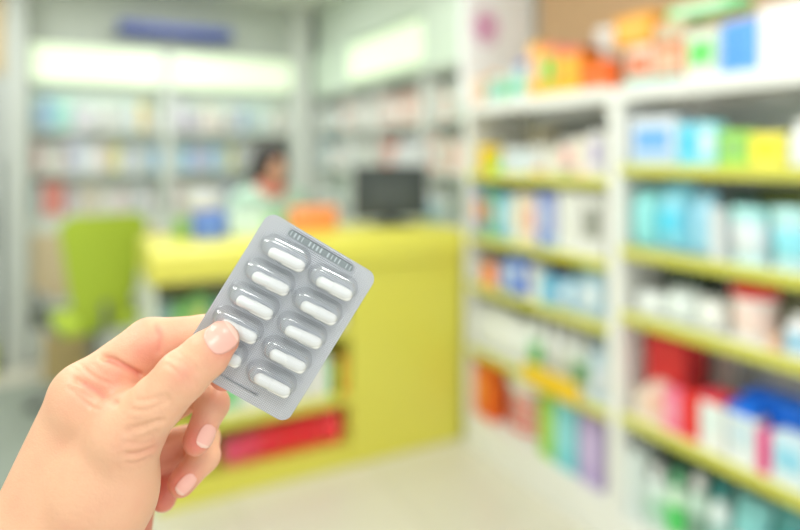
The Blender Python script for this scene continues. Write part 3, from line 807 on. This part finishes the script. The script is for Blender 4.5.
# ================================================================== pill pack held in the hand
# own frame of the hand and pack: x right, y up, z away from the eye, metres
FR = Matrix(((CS, 0, SN, 0), (-SN, 0, CS, 0), (0, 1, 0, H), (0,0,0,1)))
def K(u, v, z): return ((u-CX)/F*z, (HZ-v)/F*z, z)      # z in metres
ZB = .300
ang = math.radians(-31.8)
bc = K(278.0, 318.3, ZB)
BW, BH = .0612, .0852
ex = Vector((math.cos(ang), math.sin(ang), 0)); ey = Vector((-math.sin(ang), math.cos(ang), 0)); ez = Vector((0,0,-1))
# small tilt of the pack
tl = Matrix.Rotation(math.radians(-5), 3, ey)
ex2 = (tl @ ex); ez2 = -(ex2.cross(ey)); 
if ez2.z > 0: ez2 = -ez2
ML = Matrix(((ex2.x, ey.x, ez2.x, bc[0]), (ex2.y, ey.y, ez2.y, bc[1]), (ex2.z, ey.z, ez2.z, bc[2]), (0,0,0,1)))
MW = FR @ ML
if MW.to_3x3().determinant() < 0: raise RuntimeError('mirror')
def bl(u, v):      # pixel on the pack plane -> local x, y
    o = Vector((0,0,0)); d = Vector(K(u, v, 1.0)); n_ = ez2; c = Vector(bc)
    t = (c.dot(n_))/(d.dot(n_)); p = d*t-c
    return p.dot(ex2), p.dot(ey)
pack = bpy.data.objects.new('blister_pack', None); C.objects.link(pack); pack.matrix_world = MW; pack.empty_display_size = .02
tag(pack, 'silver blister pack of ten white capsules held between thumb and fingers', 'blister pack')

def foil_mat():
    m = bpy.data.materials.new('knurled_foil'); m.use_nodes = True; nt = m.node_tree; b = nt.nodes['Principled BSDF']
    b.inputs['Metallic'].default_value = .45; b.inputs['Roughness'].default_value = .38
    tc = nt.nodes.new('ShaderNodeTexCoord'); sep = nt.nodes.new('ShaderNodeSeparateXYZ')
    nt.links.new(tc.outputs['Object'], sep.inputs[0])
    def math_(op, a, b_=None):
        n = nt.nodes.new('ShaderNodeMath'); n.operation = op
        for i, q in enumerate((a, b_)):
            if q is None: continue
            if isinstance(q, (int,float)): n.inputs[i].default_value = q
            else: nt.links.new(q, n.inputs[i])
        return n.outputs[0]
    s = math_('ADD', sep.outputs[0], sep.outputs[1]); d = math_('SUBTRACT', sep.outputs[0], sep.outputs[1])
    kx = 2*math.pi/.0019
    w1 = math_('SINE', math_('MULTIPLY', s, kx)); w2 = math_('SINE', math_('MULTIPLY', d, kx))
    p = math_('MULTIPLY', w1, w2)
    bp = nt.nodes.new('ShaderNodeBump'); bp.inputs['Strength'].default_value = .8; bp.inputs['Distance'].default_value = .00026
    nt.links.new(p, bp.inputs['Height']); nt.links.new(bp.outputs[0], b.inputs['Normal'])
    r = nt.nodes.new('ShaderNodeMix'); r.data_type = 'RGBA'; r.inputs[6].default_value = lin((164,168,176))+(1,); r.inputs[7].default_value = lin((230,232,237))+(1,)
    nt.links.new(math_('MULTIPLY_ADD', p, .5), r.inputs[0])
    nt.nodes[-1]
    for n in nt.nodes:
        if n.type == 'MATH' and n.operation == 'MULTIPLY_ADD': n.inputs[2].default_value = .5
    nt.links.new(r.outputs[2], b.inputs['Base Color'])
    return m
def film_mat():
    m = bpy.data.materials.new('clear_film'); m.use_nodes = True; nt = m.node_tree
    for n in list(nt.nodes): nt.nodes.remove(n)
    o = nt.nodes.new('ShaderNodeOutputMaterial'); mx = nt.nodes.new('ShaderNodeMixShader'); tr = nt.nodes.new('ShaderNodeBsdfTransparent')
    gl = nt.nodes.new('ShaderNodeBsdfGlossy'); gl.inputs['Roughness'].default_value = .14; gl.inputs['Color'].default_value = (1,1,1,1)
    tr.inputs['Color'].default_value = (.93,.94,.95,1)
    lw = nt.nodes.new('ShaderNodeLayerWeight'); lw.inputs['Blend'].default_value = .5
    pw = nt.nodes.new('ShaderNodeMath'); pw.operation = 'POWER'; pw.inputs[1].default_value = 1.8
    ma = nt.nodes.new('ShaderNodeMath'); ma.operation = 'MULTIPLY_ADD'; ma.inputs[1].default_value = .75; ma.inputs[2].default_value = .08
    p3 = nt.nodes.new('ShaderNodeMath'); p3.operation = 'POWER'; p3.inputs[1].default_value = 2.2; nt.links.new(lw.outputs['Facing'], p3.inputs[0])
    tm = nt.nodes.new('ShaderNodeMix'); tm.data_type = 'RGBA'; tm.inputs[6].default_value = (.95,.96,.965,1); tm.inputs[7].default_value = (.30,.31,.36,1)
    nt.links.new(p3.outputs[0], tm.inputs[0]); nt.links.new(tm.outputs[2], tr.inputs['Color'])
    nt.links.new(lw.outputs['Facing'], pw.inputs[0]); nt.links.new(pw.outputs[0], ma.inputs[0])
    tc = nt.nodes.new('ShaderNodeTexCoord'); nz = nt.nodes.new('ShaderNodeTexNoise'); nz.inputs['Scale'].default_value = 260
    bp = nt.nodes.new('ShaderNodeBump'); bp.inputs['Strength'].default_value = .12; bp.inputs['Distance'].default_value = .0003
    nt.links.new(tc.outputs['Object'], nz.inputs['Vector']); nt.links.new(nz.outputs['Fac'], bp.inputs['Height'])
    nt.links.new(bp.outputs[0], gl.inputs['Normal']); nt.links.new(bp.outputs[0], lw.inputs['Normal'])
    nt.links.new(ma.outputs[0], mx.inputs[0]); nt.links.new(tr.outputs[0], mx.inputs[1]); nt.links.new(gl.outputs[0], mx.inputs[2])
    nt.links.new(mx.outputs[0], o.inputs[0])
    return m
FOIL = foil_mat(); FILM = film_mat()
def rrect(w_, h_, r, n=8):
    p = []
    for cx_, cy_, a0 in ((w_/2-r,h_/2-r,0),(-w_/2+r,h_/2-r,90),(-w_/2+r,-h_/2+r,180),(w_/2-r,-h_/2+r,270)):
        for i in range(n+1):
            a = math.radians(a0+90*i/n); p.append((cx_+r*math.cos(a), cy_+r*math.sin(a)))
    return p
o = MB().prism(rrect(BW, BH, .0052), -.00035, 0, 'z').build('foil_sheet', FOIL, pack)
PL, PW, PH = .0258, .0118, .0068
def stadium(L_, W2, n=10):
    p = []
    for s, a0 in ((1,-90),(-1,90)):
        for i in range(n+1):
            a = math.radians(a0+180*i/n); p.append((s*(L_/2-W2/2)+W2/2*math.cos(a), W2/2*math.sin(a)))
    return p
def pocket_mesh(L_, W_2, H_):
    mb = MB(); rings = []
    prof = [(0.0008,.0002),(0.0001,.0004),(-.0002,.0012),(-.0007,H_*.5),(-.0013,H_*.74),(-.0021,H_*.89),(-.0031,H_*.97),(-.0044,H_)]
    for off, z in prof:
        rings.append([(x, y, z) for x, y in stadium(L_+2*off, W_2+2*off)])
    n = len(rings[0]); vs = [p for r_ in rings for p in r_]; fs = []
    for j in range(len(rings)-1):
        for i in range(n):
            k = (i+1) % n; fs.append((j*n+i, j*n+k, (j+1)*n+k, (j+1)*n+i))
    fs.append(tuple(range((len(rings)-1)*n, len(rings)*n)))
    mb.add(vs, fs); return mb
def capsule_part(x0, x1, r, dome_at, name, m, par):
    n = 20; prof = []
    # lathe around local x
    mb = MB(); pts = []
    if dome_at == 'lo':
        for i in range(7): a = math.pi/2*i/6; pts.append((x0+r-r*math.cos(a), max(r*math.sin(a), 1e-5)))
        pts.append((x1, r))
    else:
        pts.append((x0, r-.00025)); pts.append((x0+.0002, r))
        for i in range(7): a = math.pi/2*i/6; pts.append((x1-r+r*math.sin(a), max(r*math.cos(a), 1e-5)))
    vs = []; fs = []
    for x, rr in pts:
        for k in range(n): t = 2*math.pi*k/n; vs.append((x, rr*math.cos(t), rr*math.sin(t)))
    for j in range(len(pts)-1):
        for k in range(n): q = (k+1) % n; fs.append((j*n+k, (j+1)*n+k, (j+1)*n+q, j*n+q))
    fs.append(tuple(range(n))); fs.append(tuple(range((len(pts)-1)*n, len(pts)*n)))
    mb.add(vs, fs); return mb.build(name, m, par, True)
CAPM = mat('capsule_gelatin', (246,245,242), .25, coat=.4, sss=0.0, var=.01)
leftc = [(288-15.8*i, 257.2+23.7*i) for i in range(5)]; rightc = [(335-15.3*i, 286+23.9*i) for i in range(5)]
rown = ['top row','second row','middle row','fourth row','bottom row']
for ci, col in enumerate((leftc, rightc)):
    for ri, (u, v) in enumerate(col):
        x, y = bl(u, v)
        p = pocket_mesh(PL, PW, PH).build('blister_pocket', FILM, pack, True)
        p.location = (x-.0021, y+.0016, 0); p.rotation_euler = (0,0,math.radians(4.5))
        lab = 'white capsule in the %s, %s column of the blister pack' % (rown[ri], ['left','right'][ci])
        if ci == 0 and ri == 3: lab = 'white capsule partly under the thumb tip, left column'
        if ci == 0 and ri == 4: lab = 'white capsule mostly hidden behind the thumb, bottom of left column'
        cp = bpy.data.objects.new('capsule', None); C.objects.link(cp); tag(cp, lab, 'capsule', 'capsules in the blister pack'); cp.empty_display_size = .005
        cp.matrix_world = MW @ Matrix.Translation((x, y-.0006, .0032)) @ Matrix.Rotation(math.radians(4.5+random.uniform(-2,2)), 4, 'Z')
        capsule_part(-.0096, .0012, .0028, 'lo', 'capsule_body', CAPM, cp)
        capsule_part(-.0014, .0096, .0030, 'hi', 'capsule_cap', CAPM, cp)
# embossed strip
x, y = bl(321, 250.5)
sl = .0375; sw = .0047
rim = MB()
s_out = stadium(sl, sw); s_in = stadium(sl-.0014, sw-.0014); n = len(s_out)
vs = [(a,b,0.0001) for a,b in s_out]+[(a*.99,b*.97,.0008) for a,b in s_out]+[(a,b,.0008) for a,b in s_in]+[(a,b,.0002) for a,b in s_in]; fs = []
for j in range(3):
    for i in range(n): k = (i+1) % n; fs.append((j*n+i, j*n+k, (j+1)*n+k, (j+1)*n+i))
rim.add(vs, fs); o = rim.build('strip_rim', FILM, pack, True); o.location = (x, y, 0)
st = MB()
random.seed(3)
for i in range(17):
    xx = -sl/2+.0022+i*(sl-.0044)/16; ww = random.choice([.0005,.0007,.0009])
    if i % 5 == 4: continue
    st.box(xx-ww/2, xx+ww/2, -.0012, .0012, .00025, .00075)
o = st.build('embossed_code', mat('bright_foil', (196,204,206), .3, .5), pack); o.location = (x, y, 0)
o = MB().prism(s_in, .0001, .00025, 'z').build('embossed_code_strip', mat('dull_grey_foil', (146,154,154), .35, .5), pack); o.location = (x, y, 0)
o['label'] = 'dark grey embossed strip'
# faint pressed line near the lower edge
x, y = bl(238, 388)
o = MB().box(-.011,.011,-.0006,.0006,0,.0005,.0002).build('pressed_line', FILM, pack); o.location = (x-.001, y+.0015, 0)

# ================================================================== hand
def R(px_, z): return px_*z/F
Hn = {}
def seg(name, a, b, sz=1.0):      # a, b = (u, v, z mm, r px)
    A = K(a[0],a[1],a[2]/1000); B = K(b[0],b[1],b[2]/1000)
    return (A, B, R(a[3],a[2]/1000), R(b[3],b[2]/1000), sz)
palm = [
 seg('', (84,402,306,36), (34,575,300,66), .75),
 seg('', (34,575,300,66), (-30,760,270,60), .85),
 seg('', (-30,760,270,60), (-75,900,250,66), .9),
 seg('', (100,432,324,33), (60,570,312,56), .8),
 seg('', (116,462,336,30), (80,580,322,50), .8),
 seg('', (130,490,344,26), (100,590,330,44), .9),
 seg('', (128,434,287,33), (106,490,292,47), .9),
 seg('', (106,490,292,47), (66,575,298,58), .85),
 seg('', (92,408,302,30), (122,420,292,26)),
]
fingers = {
 'thumb': [seg('', (128,434,286,33), (156,404,283,27)), seg('', (156,404,283,27), (182,376,283,25.5)), seg('', (182,376,283,25.5), (206,355,285,23), .85), seg('', (206,355,285,23), (221,340,287.5,18.5), .72)],
 'index': [seg('', (92,396,305,35), (150,346,312,27)), seg('', (150,346,312,27), (203,339,314,23)), seg('', (203,339,314,23), (225,375,310,15.5))],
 'middle': [seg('', (116,424,326,27), (200,384,342,21)), seg('', (200,384,342,21), (213,404,321,16)), seg('', (213,404,321,15.5), (197,441,313,14.3), .9)],
 'ring': [seg('', (128,462,338,24), (202,440,350,17)), seg('', (202,440,350,17), (204,456,331,15.5)), seg('', (204,456,331,15.3), (181.5,483,323,13.8), .9)],
 'pinky': [seg('', (136,488,346,21), (186,458,362,15)), seg('', (186,458,362,15), (178,462,346,13)), seg('', (178,462,346,13), (164,499,337,12))],
}
def hand_sdf(P):
    d = None
    for s in palm:
        e = seg_dist(P, *s); d = e if d is None else smin(d, e, .010)
    for k in ('thumb','index','middle','ring','pinky'):
        d = smin(d, seg_dist(P, *fingers[k][0]), .007 if k in ('thumb','index') else .005)
    for k, segs in fingers.items():
        f = None
        for s in segs:
            e = seg_dist(P, *s); f = e if f is None else smin(f, e, .0025)
        d = smin(d, f, .0007)
    return d
lo = (-.262,-.34,.235); hi = (-.075,-.068,.392)
V, Fc = surface_nets(hand_sdf, lo, hi, .00105)
# relax a little
def relax(V, Fc, it=3):
    e = np.concatenate([Fc[:,[0,1]],Fc[:,[1,2]],Fc[:,[2,3]],Fc[:,[3,0]]]); e = np.concatenate([e, e[:,::-1]])
    for _ in range(it):
        acc = np.zeros_like(V); c = np.bincount(e[:,0], minlength=len(V)).astype(float)
        for q in range(3): acc[:,q] = np.bincount(e[:,0], weights=V[e[:,1],q], minlength=len(V))
        V = .5*V+.5*acc/c[:,None]
    return V
V = relax(V, Fc, 2)
def grad(V):
    e = .0006; g = np.zeros_like(V)
    for q in range(3):
        a = V.copy(); b = V.copy(); a[:,q] += e; b[:,q] -= e
        g[:,q] = hand_sdf((a[:,0],a[:,1],a[:,2]))-hand_sdf((b[:,0],b[:,1],b[:,2]))
    return g/np.maximum(np.linalg.norm(g,axis=1,keepdims=True),1e-9)
N = grad(V)
U_ = CX+V[:,0]/V[:,2]*F; Vv = HZ-V[:,1]/V[:,2]*F
def polyd(pts):
    best = np.full(len(V), 1e9)
    for a, b in zip(pts, pts[1:]):
        a = np.array(a, float); b = np.array(b, float); d = b-a
        t = np.clip(((U_-a[0])*d[0]+(Vv-a[1])*d[1])/(d@d), 0, 1)
        best = np.minimum(best, np.hypot(U_-a[0]-t*d[0], Vv-a[1]-t*d[1]))
    return best
front = np.clip(-N[:,2]*1.5, 0, 1)
disp = np.zeros(len(V))
def crease(pts, depth, wpx, zmax=.33): # depth mm
    global disp
    m_ = (V[:,2] < zmax)
    disp -= m_*front*depth/1000*np.exp(-(polyd(pts)/wpx)**2)
# fine folds: bundles of short wavering lines of uneven depth
rg = random.Random(11)
def folds(p0, p1, across, n, depth, wpx):       # lines from p0 to p1, repeated along the vector across
    for q in range(n):
        f = q/max(n-1,1)-.5; pts = []
        t0 = rg.uniform(0,.25); t1 = rg.uniform(.75,1); ph = rg.uniform(0,6)
        for i in range(7):
            t = t0+(t1-t0)*i/6
            k_ = 3.5*math.sin(math.pi*t)+1.2*math.sin(5*t+ph)
            L_ = math.hypot(*across)
            pts.append((p0[0]+(p1[0]-p0[0])*t+across[0]*f+across[0]/L_*k_, p0[1]+(p1[1]-p0[1])*t+across[1]*f+across[1]/L_*k_))
        crease(pts, depth*rg.uniform(.5,1.1), wpx*rg.uniform(.8,1.4))
folds((168,356),(196,388),(14,-12),6,.45,1.6)                 # thumb joint
folds((128,432),(164,424),(-10,62),8,.8,2.6)                 # base of the thumb
folds((118,450),(160,440),(-6,40),4,.9,4.0)
crease([(103,357),(112,359),(124,366),(140,375)], 2.3, 3.2); crease([(76,380),(86,384),(98,392),(115,402)], 1.6, 3.6)
folds((70,374),(112,398),(-8,26),5,.6,2.2); folds((86,368),(112,384),(-6,16),3,.35,2.2)
crease([(156,322),(160,336),(158,350)], .8, 4.0)
# bulges
def bulge(u, v, r, amt):
    global disp
    disp += front*amt/1000*np.exp(-((U_-u)**2+(Vv-v)**2)/r**2)*(V[:,2] < .33)
bulge(128,350,15,1.2); bulge(112,378,11,1.2); bulge(88,384,6,.8); bulge(140,438,7,.6); bulge(180,370,12,.5)
V = V+N*disp[:,None]
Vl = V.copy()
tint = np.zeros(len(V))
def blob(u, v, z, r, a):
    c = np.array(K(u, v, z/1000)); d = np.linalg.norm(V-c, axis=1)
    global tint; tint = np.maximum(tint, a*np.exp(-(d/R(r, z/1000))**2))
blob(226,345,282,22,.65); blob(182,374,270,15,.5); blob(196,442,308,20,.95); blob(180,484,318,19,.95); blob(220,400,318,14,.4)  # skin redness; shading at the thumb joint is painted in too
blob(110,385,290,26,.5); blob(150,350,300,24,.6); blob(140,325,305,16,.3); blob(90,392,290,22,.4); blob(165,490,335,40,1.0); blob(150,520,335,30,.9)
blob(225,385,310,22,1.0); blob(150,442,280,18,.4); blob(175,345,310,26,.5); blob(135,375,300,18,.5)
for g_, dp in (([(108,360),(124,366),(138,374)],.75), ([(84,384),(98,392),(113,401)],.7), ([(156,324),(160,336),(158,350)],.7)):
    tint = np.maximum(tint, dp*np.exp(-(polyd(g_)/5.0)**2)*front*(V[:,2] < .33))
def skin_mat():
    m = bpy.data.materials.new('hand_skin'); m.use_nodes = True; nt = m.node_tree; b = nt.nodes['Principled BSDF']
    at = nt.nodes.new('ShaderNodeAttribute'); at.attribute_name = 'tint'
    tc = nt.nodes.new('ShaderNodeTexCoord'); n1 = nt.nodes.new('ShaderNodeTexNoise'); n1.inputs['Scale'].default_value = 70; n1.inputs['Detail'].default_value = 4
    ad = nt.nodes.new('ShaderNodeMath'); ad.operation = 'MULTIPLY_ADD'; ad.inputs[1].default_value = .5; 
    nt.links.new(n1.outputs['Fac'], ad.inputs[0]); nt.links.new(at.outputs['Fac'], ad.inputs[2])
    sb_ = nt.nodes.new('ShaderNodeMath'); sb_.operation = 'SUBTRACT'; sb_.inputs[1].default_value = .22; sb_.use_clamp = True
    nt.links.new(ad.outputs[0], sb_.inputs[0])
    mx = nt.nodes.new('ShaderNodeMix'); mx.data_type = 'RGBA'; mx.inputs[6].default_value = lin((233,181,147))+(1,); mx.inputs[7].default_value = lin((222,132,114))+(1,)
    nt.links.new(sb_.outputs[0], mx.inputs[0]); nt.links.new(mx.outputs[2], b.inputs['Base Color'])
    b.inputs['Roughness'].default_value = .48; b.inputs['Subsurface Weight'].default_value = .14
    b.inputs['Subsurface Radius'].default_value = (1,.35,.2); b.inputs['Subsurface Scale'].default_value = .004
    b.inputs['Specular IOR Level'].default_value = .4
    v = nt.nodes.new('ShaderNodeTexVoronoi'); v.inputs['Scale'].default_value = 1100
    n2 = nt.nodes.new('ShaderNodeTexNoise'); n2.inputs['Scale'].default_value = 420; n2.inputs['Detail'].default_value = 6
    for q in (v, n2, n1): nt.links.new(tc.outputs['Object'], q.inputs['Vector'])
    bp = nt.nodes.new('ShaderNodeBump'); bp.inputs['Strength'].default_value = .25; bp.inputs['Distance'].default_value = .0003
    b2 = nt.nodes.new('ShaderNodeBump'); b2.inputs['Strength'].default_value = .35; b2.inputs['Distance'].default_value = .0005
    nt.links.new(v.outputs['Distance'], bp.inputs['Height']); nt.links.new(n2.outputs['Fac'], b2.inputs['Height']); nt.links.new(bp.outputs[0], b2.inputs['Normal'])
    nt.links.new(b2.outputs[0], b.inputs['Normal'])
    return m
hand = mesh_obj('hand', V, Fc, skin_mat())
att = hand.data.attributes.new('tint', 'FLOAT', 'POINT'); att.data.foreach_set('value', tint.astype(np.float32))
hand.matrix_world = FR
tag(hand, 'bare left hand pinching the silver blister pack, thumb in front and fingers curled behind', 'hand')
# nails: thin curved plates that follow the fingertip
NAIL = mat('fingernail', (240,182,166), .38, coat=.15, var=.02)
NEDGE = mat('nail_edge', (244,202,186), .3, var=.02)
def nail(u, v, du, dv, ln, wd, zr, tip=True):
    L_ = math.hypot(du, dv); a = (du/L_, dv/L_); pnv = (-a[1], a[0]); ni, nj = 18, 14
    up = np.zeros((ni+1, nj+1)); vp = up.copy(); thk = up.copy()
    for i in range(ni+1):
        for j in range(nj+1):
            s = i/ni*2-1; t = j/nj*2-1
            ws = (1-abs(s)**3.2)**(1/2.2)*(1 if s > 0 else .93+.07*(1+s)) if abs(s) < 1 else 0
            up[i,j] = u+a[0]*s*ln/2+pnv[0]*t*ws*wd/2; vp[i,j] = v+a[1]*s*ln/2+pnv[1]*t*ws*wd/2
            thk[i,j] = .00016+.00022*(1-t*t)*(1-s**4)
    # march along the sight line down to the skin
    z = np.full(up.shape, zr-.02)
    for _ in range(60):
        X = (up-CX)/F*z; Y = (HZ-vp)/F*z
        z = z+np.clip(hand_sdf((X,Y,z)), -.002, .004)*.8
    X = (up-CX)/F*z; Y = (HZ-vp)/F*z
    Pn = np.stack([X,Y,z],-1).reshape(-1,3); 
    e = .0006; g = np.zeros_like(Pn)
    for q in range(3):
        aa = Pn.copy(); bb = Pn.copy(); aa[:,q] += e; bb[:,q] -= e
        g[:,q] = hand_sdf((aa[:,0],aa[:,1],aa[:,2]))-hand_sdf((bb[:,0],bb[:,1],bb[:,2]))
    g /= np.linalg.norm(g,axis=1,keepdims=True)
    top = Pn+g*(thk.reshape(-1,1)+.00025); bot = Pn-g*.0004
    vs = [tuple(p) for p in top]+[tuple(p) for p in bot]; m_ = len(top); fs = []; mi = []
    for s in (0,1):
        for i in range(ni):
            for j in range(nj):
                q = [s*m_+i*(nj+1)+j, s*m_+i*(nj+1)+j+1, s*m_+(i+1)*(nj+1)+j+1, s*m_+(i+1)*(nj+1)+j]; fs.append(tuple(q)); mi.append(1 if i >= ni-3 else 0)
    rim = [j for j in range(nj+1)]+[i*(nj+1)+nj for i in range(1,ni+1)]+[ni*(nj+1)+i for i in range(nj-1,-1,-1)]+[i*(nj+1) for i in range(ni-1,0,-1)]
    for p, q in zip(rim, rim[1:]+rim[:1]): fs.append((p, p+m_, q+m_, q)); mi.append(0)
    me = bpy.data.meshes.new('fingernail'); me.from_pydata(vs, [], fs); me.materials.append(NAIL); me.materials.append(NEDGE)
    me.polygons.foreach_set('material_index', mi)
    bm = bmesh.new(); bm.from_mesh(me); bmesh.ops.remove_doubles(bm, verts=bm.verts, dist=1e-6); bmesh.ops.recalc_face_normals(bm, faces=bm.faces); bm.to_mesh(me); bm.free()
    me.polygons.foreach_set('use_smooth', [True]*len(me.polygons))
    o = bpy.data.objects.new('fingernail', me); C.objects.link(o); o.parent = hand
    return o
nail(221,337.5,.82,-.56, 33, 31, .275)
nail(206,436,-17,37, 25, 16, .30)
nail(186,484,-26,28, 25, 14, .31)
